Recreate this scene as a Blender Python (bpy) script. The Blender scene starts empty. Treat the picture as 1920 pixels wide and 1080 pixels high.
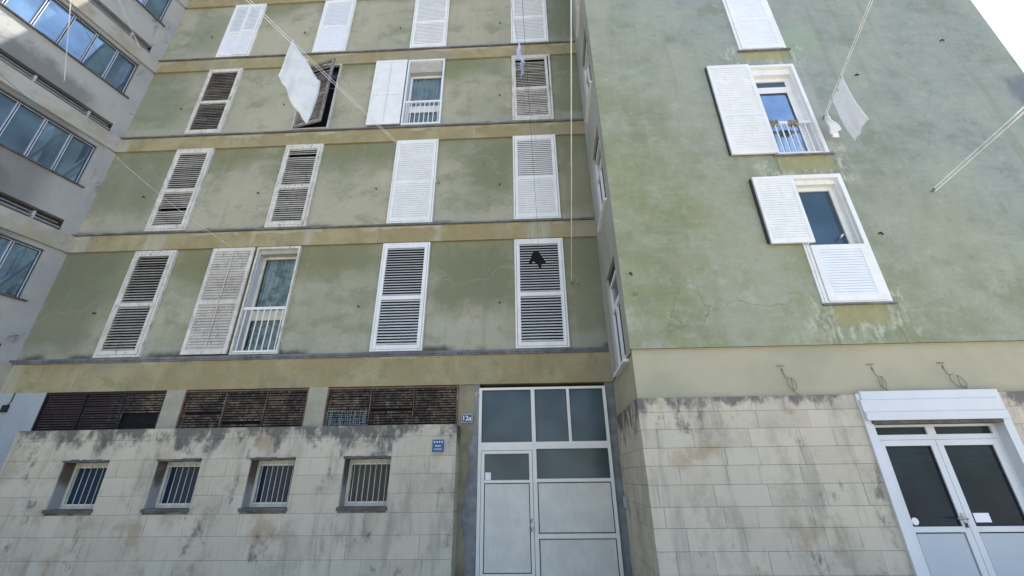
import bpy, math, random
from mathutils import Matrix, Vector
R = math.radians
rnd = random.Random(7)
sc = bpy.context.scene
col = sc.collection

# ------------------------------------------------------------------ camera, sky, sun, exposure
cam = bpy.data.cameras.new("camera"); camo = bpy.data.objects.new("camera", cam); col.objects.link(camo)
cam.sensor_fit = 'HORIZONTAL'; cam.sensor_width = 36; cam.lens = 36 * 785.627 / 1920
cam.clip_start = 0.05; cam.clip_end = 2000
cx, cy, cz = Vector((0.99903, 0.04263, -0.01093)), Vector((0.02748, -0.41018, 0.91159)), -Vector((-0.03438, 0.91101, 0.41096))
camo.matrix_world = Matrix(((cx.x, cy.x, cz.x, 0), (cx.y, cy.y, cz.y, 0), (cx.z, cy.z, cz.z, 1.55), (0, 0, 0, 1)))
sc.camera = camo

SUN_EL, SUN_AZ = R(60), R(62)            # azimuth measured from +Y towards +X
world = bpy.data.worlds.new("World"); sc.world = world; world.use_nodes = True
wn = world.node_tree; bg = wn.nodes['Background']
sky = wn.nodes.new('ShaderNodeTexSky'); sky.sky_type = 'NISHITA'; sky.sun_disc = False
sky.sun_elevation = SUN_EL; sky.sun_rotation = SUN_AZ
sky.air_density = 1.0; sky.dust_density = .9; sky.ozone_density = 1.0
wn.links.new(sky.outputs[0], bg.inputs[0]); bg.inputs[1].default_value = 0.15
sl = bpy.data.lights.new("sun", 'SUN'); sl.energy = 4.6; sl.angle = R(0.5); sl.color = (1, 0.95, 0.87)
so = bpy.data.objects.new("sun", sl); col.objects.link(so)
sdir = Vector((math.sin(SUN_AZ) * math.cos(SUN_EL), math.cos(SUN_AZ) * math.cos(SUN_EL), math.sin(SUN_EL)))
so.rotation_euler = sdir.to_track_quat('Z', 'Y').to_euler(); so.location = sdir * 60
vs = sc.view_settings; vs.view_transform = 'Standard'; vs.look = 'None'; vs.gamma = 1; vs.exposure = 1.25
sc.cycles.max_bounces = 8; sc.cycles.diffuse_bounces = 5; sc.cycles.transparent_max_bounces = 12

# ------------------------------------------------------------------ node helpers
class NT:
    def __init__(s, name):
        s.m = bpy.data.materials.new(name); s.m.use_nodes = True; s.t = s.m.node_tree
        s.b = s.t.nodes['Principled BSDF']; s.out = s.t.nodes['Material Output']
    def n(s, typ, **kw):
        nd = s.t.nodes.new(typ)
        for k, v in kw.items(): setattr(nd, k, v)
        return nd
    def set(s, sock, v):
        if hasattr(v, 'is_output') or isinstance(v, bpy.types.NodeSocket): s.t.links.new(v, sock)
        else: sock.default_value = v
    def pos(s):
        return s.n('ShaderNodeNewGeometry').outputs['Position']
    def mapped(s, scale, off=(0, 0, 0), src=None):
        m = s.n('ShaderNodeMapping'); s.set(m.inputs[0], src or s.pos()); m.inputs['Scale'].default_value = scale; m.inputs['Location'].default_value = off
        return m.outputs[0]
    def noise(s, scale=1, detail=4, rough=.55, vec=None, dist=0):
        t = s.n('ShaderNodeTexNoise'); t.inputs['Scale'].default_value = scale; t.inputs['Detail'].default_value = detail
        t.inputs['Roughness'].default_value = rough; t.inputs['Distortion'].default_value = dist
        s.set(t.inputs['Vector'], vec if vec is not None else s.pos()); return t.outputs['Fac']
    def math(s, op, a, b=0., c=0., clamp=False):
        m = s.n('ShaderNodeMath', operation=op, use_clamp=clamp); s.set(m.inputs[0], a); s.set(m.inputs[1], b)
        s.set(m.inputs[2], c); return m.outputs[0]
    def step(s, v, lo, hi):
        m = s.n('ShaderNodeMapRange', interpolation_type='SMOOTHSTEP'); s.set(m.inputs[0], v)
        m.inputs[1].default_value = lo; m.inputs[2].default_value = hi; return m.outputs[0]
    def mix(s, f, a, b, blend='MIX'):
        m = s.n('ShaderNodeMix', data_type='RGBA', blend_type=blend); s.set(m.inputs['Factor'], f)
        for k, v in ((6, a), (7, b)):
            if isinstance(v, tuple): v = (*v, 1) if len(v) == 3 else v
            s.set(m.inputs[k], v)
        return m.outputs[2]
    def xyz(s):
        m = s.n('ShaderNodeSeparateXYZ'); s.set(m.inputs[0], s.pos()); return m.outputs
    def boxmask(s, x0, x1, z0, z1, soft=.15, wob=.3, ws=2.5):
        X, Y, Z = s.xyz(); w = s.math('MULTIPLY', s.math('SUBTRACT', s.noise(ws, 5), .5), wob)
        x = s.math('ADD', X, w); z = s.math('ADD', Z, w)
        a = s.math('MULTIPLY', s.step(x, x0 - soft, x0 + soft), s.step(s.math('MULTIPLY', x, -1), -x1 - soft, -x1 + soft))
        b = s.math('MULTIPLY', s.step(z, z0 - soft, z0 + soft), s.step(s.math('MULTIPLY', z, -1), -z1 - soft, -z1 + soft))
        return s.math('MULTIPLY', a, b)
    def crack(s, c, scale, off, amt, col=(.10, .10, .085)):
        v = s.n('ShaderNodeTexVoronoi', feature='DISTANCE_TO_EDGE'); v.inputs['Scale'].default_value = scale
        w = s.n('ShaderNodeVectorMath', operation='MULTIPLY_ADD'); nz = s.n('ShaderNodeTexNoise'); nz.inputs['Scale'].default_value = 2.2; nz.inputs['Detail'].default_value = 6
        s.set(nz.inputs['Vector'], s.pos()); s.set(w.inputs[0], nz.outputs['Color']); w.inputs[1].default_value = (.5, .5, .5); s.set(w.inputs[2], s.mapped((1, 1, .8), off)); s.set(v.inputs['Vector'], w.outputs[0])
        line = s.step(s.math('MULTIPLY', v.outputs['Distance'], -1), -.0055 * scale, -.0015 * scale)
        return s.mix(s.math('MULTIPLY', s.math('MULTIPLY', line, s.step(s.noise(.45, 3, .5, s.mapped((1, 1, 1), off)), .50, .60)), amt), c, col)
    def bump(s, h, strength=.3, dist=.02):
        b = s.n('ShaderNodeBump'); b.inputs['Strength'].default_value = strength; b.inputs['Distance'].default_value = dist
        s.set(b.inputs['Height'], h); s.t.links.new(b.outputs[0], s.b.inputs['Normal'])
    def done(s, color, rough=.8, spec=.3, metal=0):
        s.set(s.b.inputs['Base Color'], (*color, 1) if isinstance(color, tuple) else color)
        s.set(s.b.inputs['Roughness'], rough); s.b.inputs['Specular IOR Level'].default_value = spec
        s.b.inputs['Metallic'].default_value = metal; return s.m

def plain(name, c, rough=.6, spec=.3, metal=0, var=.12, scale=6):
    t = NT(name); n = t.noise(scale, 5); f = t.step(n, .3, .75)
    return t.done(t.mix(f, tuple(v * (1 - var) for v in c), tuple(min(1, v * (1 + var)) for v in c)), rough, spec, metal)

def m_green_panel():
    t = NT('faded_green_render'); X, Y, Z = t.xyz()
    big = t.noise(.50, 4, .55); mid = t.noise(1.5, 8, .66, t.mapped((1, 1, 1.5))); fine = t.noise(20, 5, .65); cloud = t.noise(3.2, 8, .7, t.mapped((1, 1, .8), (3, 3, 3)))
    hz = t.math('FRACT', t.math('DIVIDE', t.math('SUBTRACT', Z, 3.80), 2.965))
    c = t.mix(t.step(big, .36, .66), (.415, .385, .292), (.325, .322, .238))
    c = t.mix(t.math('MULTIPLY', t.step(cloud, .45, .68), .35), c, (.445, .425, .345))
    # algae: a ragged green field high on every storey, its reach differing from bay to bay
    reach = t.math('ADD', t.math('MULTIPLY', t.math('SUBTRACT', t.noise(.62, 2, .5, t.mapped((1, 1, .33), (3.1, 0, 7))), .5), 1.2), t.math('MULTIPLY', t.math('SUBTRACT', 8.5, Z), .022))
    wz = t.math('ADD', t.math('ADD', hz, t.math('MULTIPLY', t.math('SUBTRACT', mid, .5), .30)), reach)
    c = t.mix(t.math('MULTIPLY', t.step(wz, .50, .86), .70), c, (.185, .190, .100))
    wx = t.math('ADD', X, t.math('MULTIPLY', t.math('SUBTRACT', mid, .5), .9)); wzz = t.math('ADD', Z, t.math('MULTIPLY', t.math('SUBTRACT', cloud, .5), 1.0))
    def field(x0, x1, z0, z1, sx=.26, sz=.34):
        a_ = t.math('MULTIPLY', t.step(wx, x0 - sx, x0 + sx), t.step(t.math('MULTIPLY', wx, -1), -x1 - sx, -x1 + sx))
        b_ = t.math('MULTIPLY', t.step(wzz, z0 - sz, z0 + sz), t.step(t.math('MULTIPLY', wzz, -1), -z1 - sz, -z1 + sz)); return t.math('MULTIPLY', a_, b_)
    for x0, x1, z0, z1, amt, colr in ((-10.7, -9.2, 3.9, 6.5, .72, (.160, .170, .112)), (-7.9, -3.0, 5.65, 6.25, .75, (.188, .190, .098)), (-2.0, -.2, 4.75, 6.1, .78, (.172, .180, .100)), (.80, 1.8, 3.9, 6.6, .60, (.175, .180, .105)),
            (-10.7, -9.0, 7.4, 9.3, .62, (.172, .188, .118)), (-7.8, -3.2, 8.85, 9.25, .72, (.190, .192, .100)), (-1.3, -.2, 7.6, 9.1, .70, (.172, .184, .104)), (.85, 1.8, 6.9, 9.6, .65, (.165, .172, .100)),
            (-10.7, -9.3, 10.2, 12.0, .50, (.175, .215, .150)), (-2.1, -.4, 11.7, 12.3, .6, (.185, .205, .110)), (.85, 1.8, 9.8, 12.5, .68, (.158, .172, .104)), (.85, 1.8, 12.8, 15.4, .75, (.135, .160, .112)), (-10.0, -9.0, 13.0, 15.0, .5, (.175, .215, .150))):
        c = t.mix(t.math('MULTIPLY', field(x0, x1, z0, z1), min(.9, amt * 1.05)), c, colr)
    c = t.mix(t.math('MULTIPLY', field(-2.0, -.9, 4.20, 4.45, .3, .10), .6), c, (.38, .40, .34))
    c = t.mix(t.math('MULTIPLY', t.step(t.math('MULTIPLY', t.math('ABSOLUTE', t.math('SUBTRACT', wz, .60)), -1), -.018, 0), .22), c, (.40, .40, .31))
    c = t.mix(t.math('MULTIPLY', t.step(t.math('ADD', mid, t.math('MULTIPLY', big, .4)), .68, .86), .55), c, (.200, .222, .138))
    st = t.noise(1, 6, .65, t.mapped((11, 11, .45)))                       # rain-washed streaks
    c = t.mix(t.math('MULTIPLY', t.step(st, .56, .76), .20), c, (.42, .41, .34))
    st2 = t.noise(1, 5, .6, t.mapped((4, 4, .3), (5, 5, 5))); c = t.mix(t.math('MULTIPLY', t.step(st2, .56, .74), .35), c, (.215, .225, .165))
    # low tide mark and black mould along some of the lower edges
    tide = t.math('ADD', hz, t.math('MULTIPLY', t.math('SUBTRACT', t.noise(2.2, 5, .6), .5), .12))
    c = t.mix(t.math('MULTIPLY', t.math('MULTIPLY', t.step(t.math('MULTIPLY', tide, -1), -.16, -.10), t.step(big, .42, .55)), .45), c, (.345, .365, .315))
    low = t.math('MULTIPLY', t.step(t.math('MULTIPLY', t.math('ADD', hz, t.math('MULTIPLY', t.math('SUBTRACT', t.noise(4, 4), .5), .07)), -1), -.068, -.020), t.step(t.noise(.8, 3, .5, t.mapped((1, 1, .2), (5, 0, 0))), .46, .56))
    c = t.mix(t.math('MULTIPLY', low, .85), c, (.045, .05, .05))
    c = t.mix(t.math('MULTIPLY', t.step(fine, .40, .72), .22), c, (.20, .20, .15))
    c = t.crack(c, .42, (1, 2, 3), .55)
    t.bump(t.math('ADD', t.math('MULTIPLY', fine, .4), cloud), .3, .02)
    return t.done(c, .92, .15)

def m_beam():
    t = NT('ochre_painted_concrete'); X, Y, Z = t.xyz()
    a = t.noise(1.0, 7, .66); b = t.noise(2.4, 8, .7, t.mapped((1, 1, 1.4), (4, 4, 1))); fine = t.noise(25, 4)
    c = t.mix(t.step(a, .40, .62), (.315, .258, .140), (.385, .335, .200))
    c = t.mix(t.math('MULTIPLY', t.step(b, .52, .66), .6), c, (.225, .235, .115))
    c = t.mix(t.math('MULTIPLY', t.step(t.noise(.5, 3, .5, t.mapped((1, 1, 1), (2, 8, 3))), .52, .66), .55), c, (.29, .275, .225))
    d = t.noise(1, 4, .6, t.mapped((7, 7, .5), (1, 1, 1)))
    c = t.mix(t.math('MULTIPLY', t.step(d, .62, .74), .55), c, (.46, .45, .34))
    for x0, x1, z0, z1 in ((-8.75, -8.30, 6.2, 6.9), (.05, .55, 6.2, 6.9), (-10.6, -10.1, 6.2, 6.9), (-10.6, -10.2, 9.2, 9.8), (-5.0, -4.85, 6.2, 6.9), (-2.0, -1.9, 6.2, 6.9), (-10.7, -10.25, 3.0, 3.9)):   # lime washed down over the band
        c = t.mix(t.math('MULTIPLY', t.boxmask(x0, x1, z0, z1, .06, .16, 4), t.math('ADD', .35, t.math('MULTIPLY', t.step(t.noise(1, 5, .6, t.mapped((14, 14, .6))), .42, .6), .4))), c, (.44, .43, .36))
    edge = t.step(t.noise(3, 6, .7, t.mapped((1, 1, .4), (9, 9, 9))), .54, .62); c = t.mix(t.math('MULTIPLY', edge, .35), c, (.20, .19, .13))
    hz = t.math('SUBTRACT', t.math('FRACT', t.math('DIVIDE', t.math('SUBTRACT', Z, 3.80), 2.965)), .84)   # height inside a beam
    peel = t.math('MULTIPLY', t.step(t.math('ADD', hz, t.math('MULTIPLY', t.noise(2.2, 5, .7), .12)), .195, .205), t.step(t.noise(.8, 2, .5, t.mapped((1, 1, .1), (7, 3, 3))), .46, .54))
    c = t.mix(t.math('MULTIPLY', peel, .6), c, (.50, .47, .36))
    c = t.mix(t.math('MULTIPLY', t.step(fine, .35, .7), .15), c, (.22, .21, .14))
    t.bump(t.math('ADD', b, t.math('MULTIPLY', fine, .3)), .25, .015)
    return t.done(c, .9, .15)

def m_wing():
    t = NT('mottled_grey_green_render'); X, Y, Z = t.xyz()
    a = t.noise(.40, 4, .55); b = t.noise(1.25, 9, .70, t.mapped((1, 1, 1.15))); c2 = t.noise(4.2, 8, .72, t.mapped((1, 1, 1.6), (1, 2, 3))); fine = t.noise(26, 5, .65)
    hi = t.step(t.math('ADD', t.math('ADD', t.math('MULTIPLY', Z, .105), t.math('MULTIPLY', X, .105)), t.math('MULTIPLY', a, .8)), 1.20, 2.00)
    c = t.mix(t.step(a, .40, .64), (.285, .295, .190), (.238, .254, .136)); c = t.mix(hi, c, (.278, .305, .288))
    c = t.mix(t.math('MULTIPLY', t.step(b, .45, .64), .65), c, (.332, .358, .290)); c = t.mix(t.math('MULTIPLY', t.step(t.math('MULTIPLY', b, -1), -.48, -.34), .55), c, (.182, .212, .145))
    c = t.mix(t.math('MULTIPLY', t.step(c2, .52, .70), .38), c, (.40, .425, .36)); c = t.mix(t.math('MULTIPLY', t.step(t.math('MULTIPLY', c2, -1), -.46, -.34), .30), c, (.175, .195, .135))
    st = t.noise(1, 6, .65, t.mapped((9, 9, .55), (3, 0, 0)))
    c = t.mix(t.math('MULTIPLY', t.step(st, .55, .72), .20), c, (.40, .415, .34))
    br = t.noise(1, 4, .6, t.mapped((.9, .9, 12), (2, 0, 0))); c = t.mix(t.math('MULTIPLY', t.step(br, .5, .72), .14), c, (.40, .41, .34))       # trowel marks
    worn = t.noise(1, 7, .62, t.mapped((.62, .62, .34), (4, 1, 6))); c = t.mix(t.math('MULTIPLY', t.step(worn, .50, .66), .50), c, (.365, .372, .300))       # broad worn patches
    dr = t.noise(1, 6, .66, t.mapped((2.6, 2.6, .22), (8, 8, 1))); c = t.mix(t.math('MULTIPLY', t.step(dr, .55, .72), .38), c, (.190, .205, .125))           # long run-off streaks
    low = t.math('MULTIPLY', t.step(t.math('MULTIPLY', t.math('ADD', Z, t.math('MULTIPLY', b, 2.0)), -1), -6.4, -4.6), t.step(t.noise(2.6, 8, .75, t.mapped((1, 1, .7), (7, 7, 7))), .50, .66))
    c = t.mix(t.math('MULTIPLY', low, .45), c, (.43, .455, .375))                                                           # efflorescence low on the wall
    for x0, x1, z0, z1 in ((4.50, 5.25, 3.50, 3.80), (4.45, 5.35, 6.30, 6.58), (4.40, 5.30, 9.02, 9.22)):                    # damp stains under the three sills
        c = t.mix(t.math('MULTIPLY', t.boxmask(x0 - .35, x1 + .3, z0 - .30, z1 + .2, .12, .5, 3.5), t.math('MULTIPLY', t.step(t.noise(1, 6, .75, t.mapped((9, 9, 4.5))), .47, .62), .70)), c, (.52, .54, .43))
        c = t.mix(t.math('MULTIPLY', t.boxmask(x0, x1, z0, z1 + .2, .05, .16, 5), .75), c, (.330, .305, .150))
    c = t.mix(t.math('MULTIPLY', t.boxmask(9.0, 9.8, 6.9, 8.3, .12, .7, 1.6), .7), c, (.120, .150, .185))
    c = t.mix(t.math('MULTIPLY', t.boxmask(5.3, 6.0, 9.2, 10.0, .2, .5, 2), .4), c, (.30, .40, .26))
    c = t.mix(t.math('MULTIPLY', t.boxmask(5.25, 5.52, 6.7, 9.0, .06, .12, 4), .45), c, (.40, .41, .40))                    # filler round the middle frame
    for x0, x1, z0, z1 in ((5.22, 5.46, 2.9, 3.80), (4.36, 4.48, 2.9, 3.80), (5.24, 5.44, 5.2, 6.60), (4.38, 4.5, 5.9, 6.60), (5.22, 5.44, 8.3, 9.27)):      # dirty runs from the sill ends
        c = t.mix(t.math('MULTIPLY', t.boxmask(x0, x1, z0, z1, .05, .14, 3), t.math('MULTIPLY', t.step(t.noise(1, 5, .65, t.mapped((16, 16, .8))), .42, .62), .55)), c, (.150, .160, .115))
    c = t.crack(c, .30, (5, 1, 2), .5)
    c = t.mix(t.math('MULTIPLY', t.step(fine, .40, .72), .18), c, (.18, .19, .14))
    t.bump(t.math('ADD', c2, t.math('MULTIPLY', fine, .4)), .3, .02)
    return t.done(c, .92, .15)

def m_side():
    t = NT('grey_side_render'); b = t.noise(1.3, 5, .6, t.mapped((1, 1, .35))); f = t.noise(14, 4)
    c = t.mix(t.step(b, .42, .66), (.40, .395, .365), (.31, .32, .265)); c = t.mix(t.math('MULTIPLY', t.step(f, .4, .7), .15), c, (.38, .39, .37))
    t.bump(f, .2, .01); return t.done(c, .92, .15)

def m_cream():
    t = NT('cream_painted_band'); a = t.noise(.9, 4, .55); f = t.noise(9, 5); X, Y, Z = t.xyz()
    c = t.mix(t.step(a, .4, .66), (.43, .395, .285), (.36, .345, .25)); c = t.mix(t.math('MULTIPLY', t.step(f, .5, .75), .2), c, (.33, .32, .25))
    e = t.math('MULTIPLY', t.step(t.math('ADD', Z, t.math('MULTIPLY', t.noise(3, 4), .2)), 3.20, 3.28), .5); c = t.mix(e, c, (.385, .325, .20))
    lo = t.math('MULTIPLY', t.step(t.math('MULTIPLY', t.math('ADD', Z, t.math('MULTIPLY', t.noise(4, 4), .25)), -1), -2.76, -2.66), .4); c = t.mix(lo, c, (.30, .29, .20))
    t.bump(f, .15, .01); return t.done(c, .85, .2)

def m_stone(name, top, reach, lich=1.):
    t = NT(name); X, Y, Z = t.xyz()
    at = t.n('ShaderNodeAttribute'); at.attribute_name = 'tint'; tint = at.outputs['Fac']
    rp = t.n('ShaderNodeValToRGB'); t.set(rp.inputs[0], tint); cr = rp.color_ramp
    cr.elements[0].position = 0; cr.elements[0].color = (.490, .440, .350, 1); cr.elements[1].position = 1; cr.elements[1].color = (.510, .455, .358, 1)
    for p, c in ((.3, (.515, .462, .365)), (.55, (.56, .505, .40)), (.8, (.525, .48, .39))):
        e = cr.elements.new(p); e.color = (*c, 1)
    n1 = t.noise(1, 8, .68, t.mapped((2.0, 2.0, 1.25))); n2 = t.noise(9, 8, .72); fine = t.noise(60, 3)
    c = t.mix(t.math('MULTIPLY', t.step(n1, .47, .66), .62), rp.outputs[0], (.325, .295, .235))
    c = t.mix(t.math('MULTIPLY', t.step(n2, .50, .66), .45), c, (.56, .515, .415))
    c = t.mix(t.math('MULTIPLY', t.step(t.noise(1.5, 4, .6, t.mapped((1, 1, 1), (8, 8, 2))), .57, .70), .55), c, (.32, .225, .13))
    c = t.mix(t.math('MULTIPLY', t.step(t.noise(1, 5, .6, t.mapped((4.5, 4.5, .6), (2, 2, 2))), .53, .68), .45), c, (.255, .238, .195))
    topm = t.step(Z, top - reach, top + .06)
    s1 = t.noise(1, 8, .72, t.mapped((3.2, 3.2, 2.0), (.7, 0, 0)), .25); s2 = t.noise(1.7, 5, .65, t.mapped((1, 1, .7), (1.3, 4, 0)))
    v = t.math('ADD', t.math('ADD', s1, t.math('MULTIPLY', topm, .22)), t.math('MULTIPLY', s2, .55))
    c = t.mix(t.math('MULTIPLY', t.step(v, .84, 1.02), .84 * lich), c, (.078, .078, .076))
    t.bump(t.math('ADD', n2, t.math('MULTIPLY', fine, .5)), .35, .012)
    return t.done(c, .85, .25)

def m_grey():
    t = NT('weathered_grey_concrete'); a = t.noise(.9, 5, .6); b = t.noise(4, 6, .66, dist=.6); fine = t.noise(26, 3)
    c = t.mix(t.step(a, .4, .65), (.395, .392, .372), (.325, .328, .322)); c = t.mix(t.math('MULTIPLY', t.step(b, .5, .74), .4), c, (.37, .38, .38))
    c = t.mix(t.math('MULTIPLY', t.step(t.noise(1, 5, .65, t.mapped((2.5, 2.5, 1), (1, 2, 3)), .5), .58, .70), .6), c, (.115, .120, .125))
    c = t.mix(t.math('MULTIPLY', t.step(fine, .35, .7), .15), c, (.24, .24, .24))
    X, Y, Z = t.xyz(); w = t.math('ADD', t.math('MULTIPLY', b, .9), t.math('MULTIPLY', a, .6))
    for y0, y1, z0, z1 in ((5.4, 7.2, 9.80, 10.25), (5.8, 6.6, 6.9, 7.2)):      # soot fields low on the spandrels
        ym = t.math('MULTIPLY', t.step(Y, y0 - .3, y0 + .3), t.step(t.math('MULTIPLY', Y, -1), -y1 - .3, -y1 + .3)); zm = t.step(t.math('MULTIPLY', t.math('SUBTRACT', Z, t.math('MULTIPLY', w, .7)), -1), -z1 + .1, -z0)
        c = t.mix(t.math('MULTIPLY', t.math('MULTIPLY', ym, zm), .62), c, (.10, .105, .112))
    t.bump(b, .25, .015); return t.done(c, .9, .15)

def m_greybeam():
    t = NT('stained_grey_slab_edge'); a = t.noise(1.1, 5, .6); b = t.noise(5, 5, .6)
    c = t.mix(t.step(a, .42, .62), (.40, .385, .35), (.335, .31, .24)); c = t.mix(t.math('MULTIPLY', t.step(b, .55, .72), .35), c, (.20, .19, .15))
    t.bump(b, .2, .01); return t.done(c, .9, .15)

def m_oldpaint(name, c0, c1, worn, amt):
    t = NT(name); a = t.noise(3, 5, .6); b = t.noise(1, 5, .68, t.mapped((18, 18, 5)))
    c = t.mix(t.step(a, .4, .65), c0, c1); c = t.mix(t.math('MULTIPLY', t.step(b, .54, .66), amt), c, worn); c = t.mix(t.math('MULTIPLY', t.step(t.noise(1.1, 4, .6), .48, .7), amt * .3), c, worn)
    t.bump(b, .2, .005); return t.done(c, .6, .3)

def m_reveal():
    t = NT('dirty_reveal_render'); X, Y, Z = t.xyz(); b = t.noise(5, 6, .65)
    f = t.step(t.math('ADD', Z, t.math('MULTIPLY', t.math('SUBTRACT', b, .5), .7)), 1.36, 1.62)
    c = t.mix(f, (.33, .32, .315), (.135, .105, .085)); c = t.mix(t.math('MULTIPLY', t.step(b, .55, .7), .4), c, (.30, .27, .23)); return t.done(c, .9, .1)

def m_tiles():
    t = NT('dusty_terracotta_lattice'); a = t.noise(1.6, 5, .65, dist=.5); b = t.noise(9, 5, .65); X, Y, Z = t.xyz()
    at = t.n('ShaderNodeAttribute'); at.attribute_name = 'tint'
    c = t.mix(t.step(a, .40, .62), (.075, .060, .050), (.190, .145, .105)); c = t.mix(t.math('MULTIPLY', t.step(b, .48, .70), .7), c, (.34, .29, .22)); c = t.mix(t.math('MULTIPLY', t.step(at.outputs['Fac'], .45, .95), .75), c, (.055, .044, .038))
    lf = t.step(t.math('MULTIPLY', t.math('ADD', X, t.math('MULTIPLY', b, .5)), -1), 7.0, 8.2)
    c = t.mix(t.math('MULTIPLY', lf, .85), c, (.048, .034, .040)); t.bump(b, .4, .01); return t.done(c, .9, .15)

def m_glass_dark(name, c, rough, ior, wave=0, metal=0):
    t = NT(name); t.b.inputs['IOR'].default_value = ior
    n = t.noise(1.1, 3, .5); cc = t.mix(t.step(n, .35, .7), tuple(v * .75 for v in c), tuple(v * 1.3 for v in c))
    if wave: t.bump(t.noise(1, 2, .5, t.mapped((2.5, 2.5, 16))), wave, .02)
    else: t.bump(t.noise(1.3, 1, .4), .05, .02)
    return t.done(cc, rough, .5, metal)

def m_glass_clear():
    t = NT('clear_glass'); tr = t.n('ShaderNodeBsdfTransparent'); tr.inputs[0].default_value = (.80, .88, .90, 1)
    gl = t.n('ShaderNodeBsdfGlossy'); gl.inputs['Roughness'].default_value = .03; fr = t.n('ShaderNodeFresnel'); fr.inputs[0].default_value = 1.5
    mx = t.n('ShaderNodeMixShader'); t.t.links.new(fr.outputs[0], mx.inputs[0]); t.t.links.new(tr.outputs[0], mx.inputs[1]); t.t.links.new(gl.outputs[0], mx.inputs[2])
    t.t.links.new(mx.outputs[0], t.out.inputs[0]); return t.m

def m_cloth(name, c, c2=None, scale=9):
    t = NT(name); a = t.noise(scale, 4, .6)
    cc = t.mix(t.step(a, .42, .6), c, c2 or tuple(v * .94 for v in c)); t.bump(t.noise(120, 2), .15, .002)
    df = t.n('ShaderNodeBsdfTranslucent'); t.set(df.inputs[0], cc); mx = t.n('ShaderNodeMixShader'); mx.inputs[0].default_value = .3
    t.done(cc, .95, .1); t.t.links.new(t.b.outputs[0], mx.inputs[1]); t.t.links.new(df.outputs[0], mx.inputs[2]); t.t.links.new(mx.outputs[0], t.out.inputs[0]); return t.m

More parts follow.
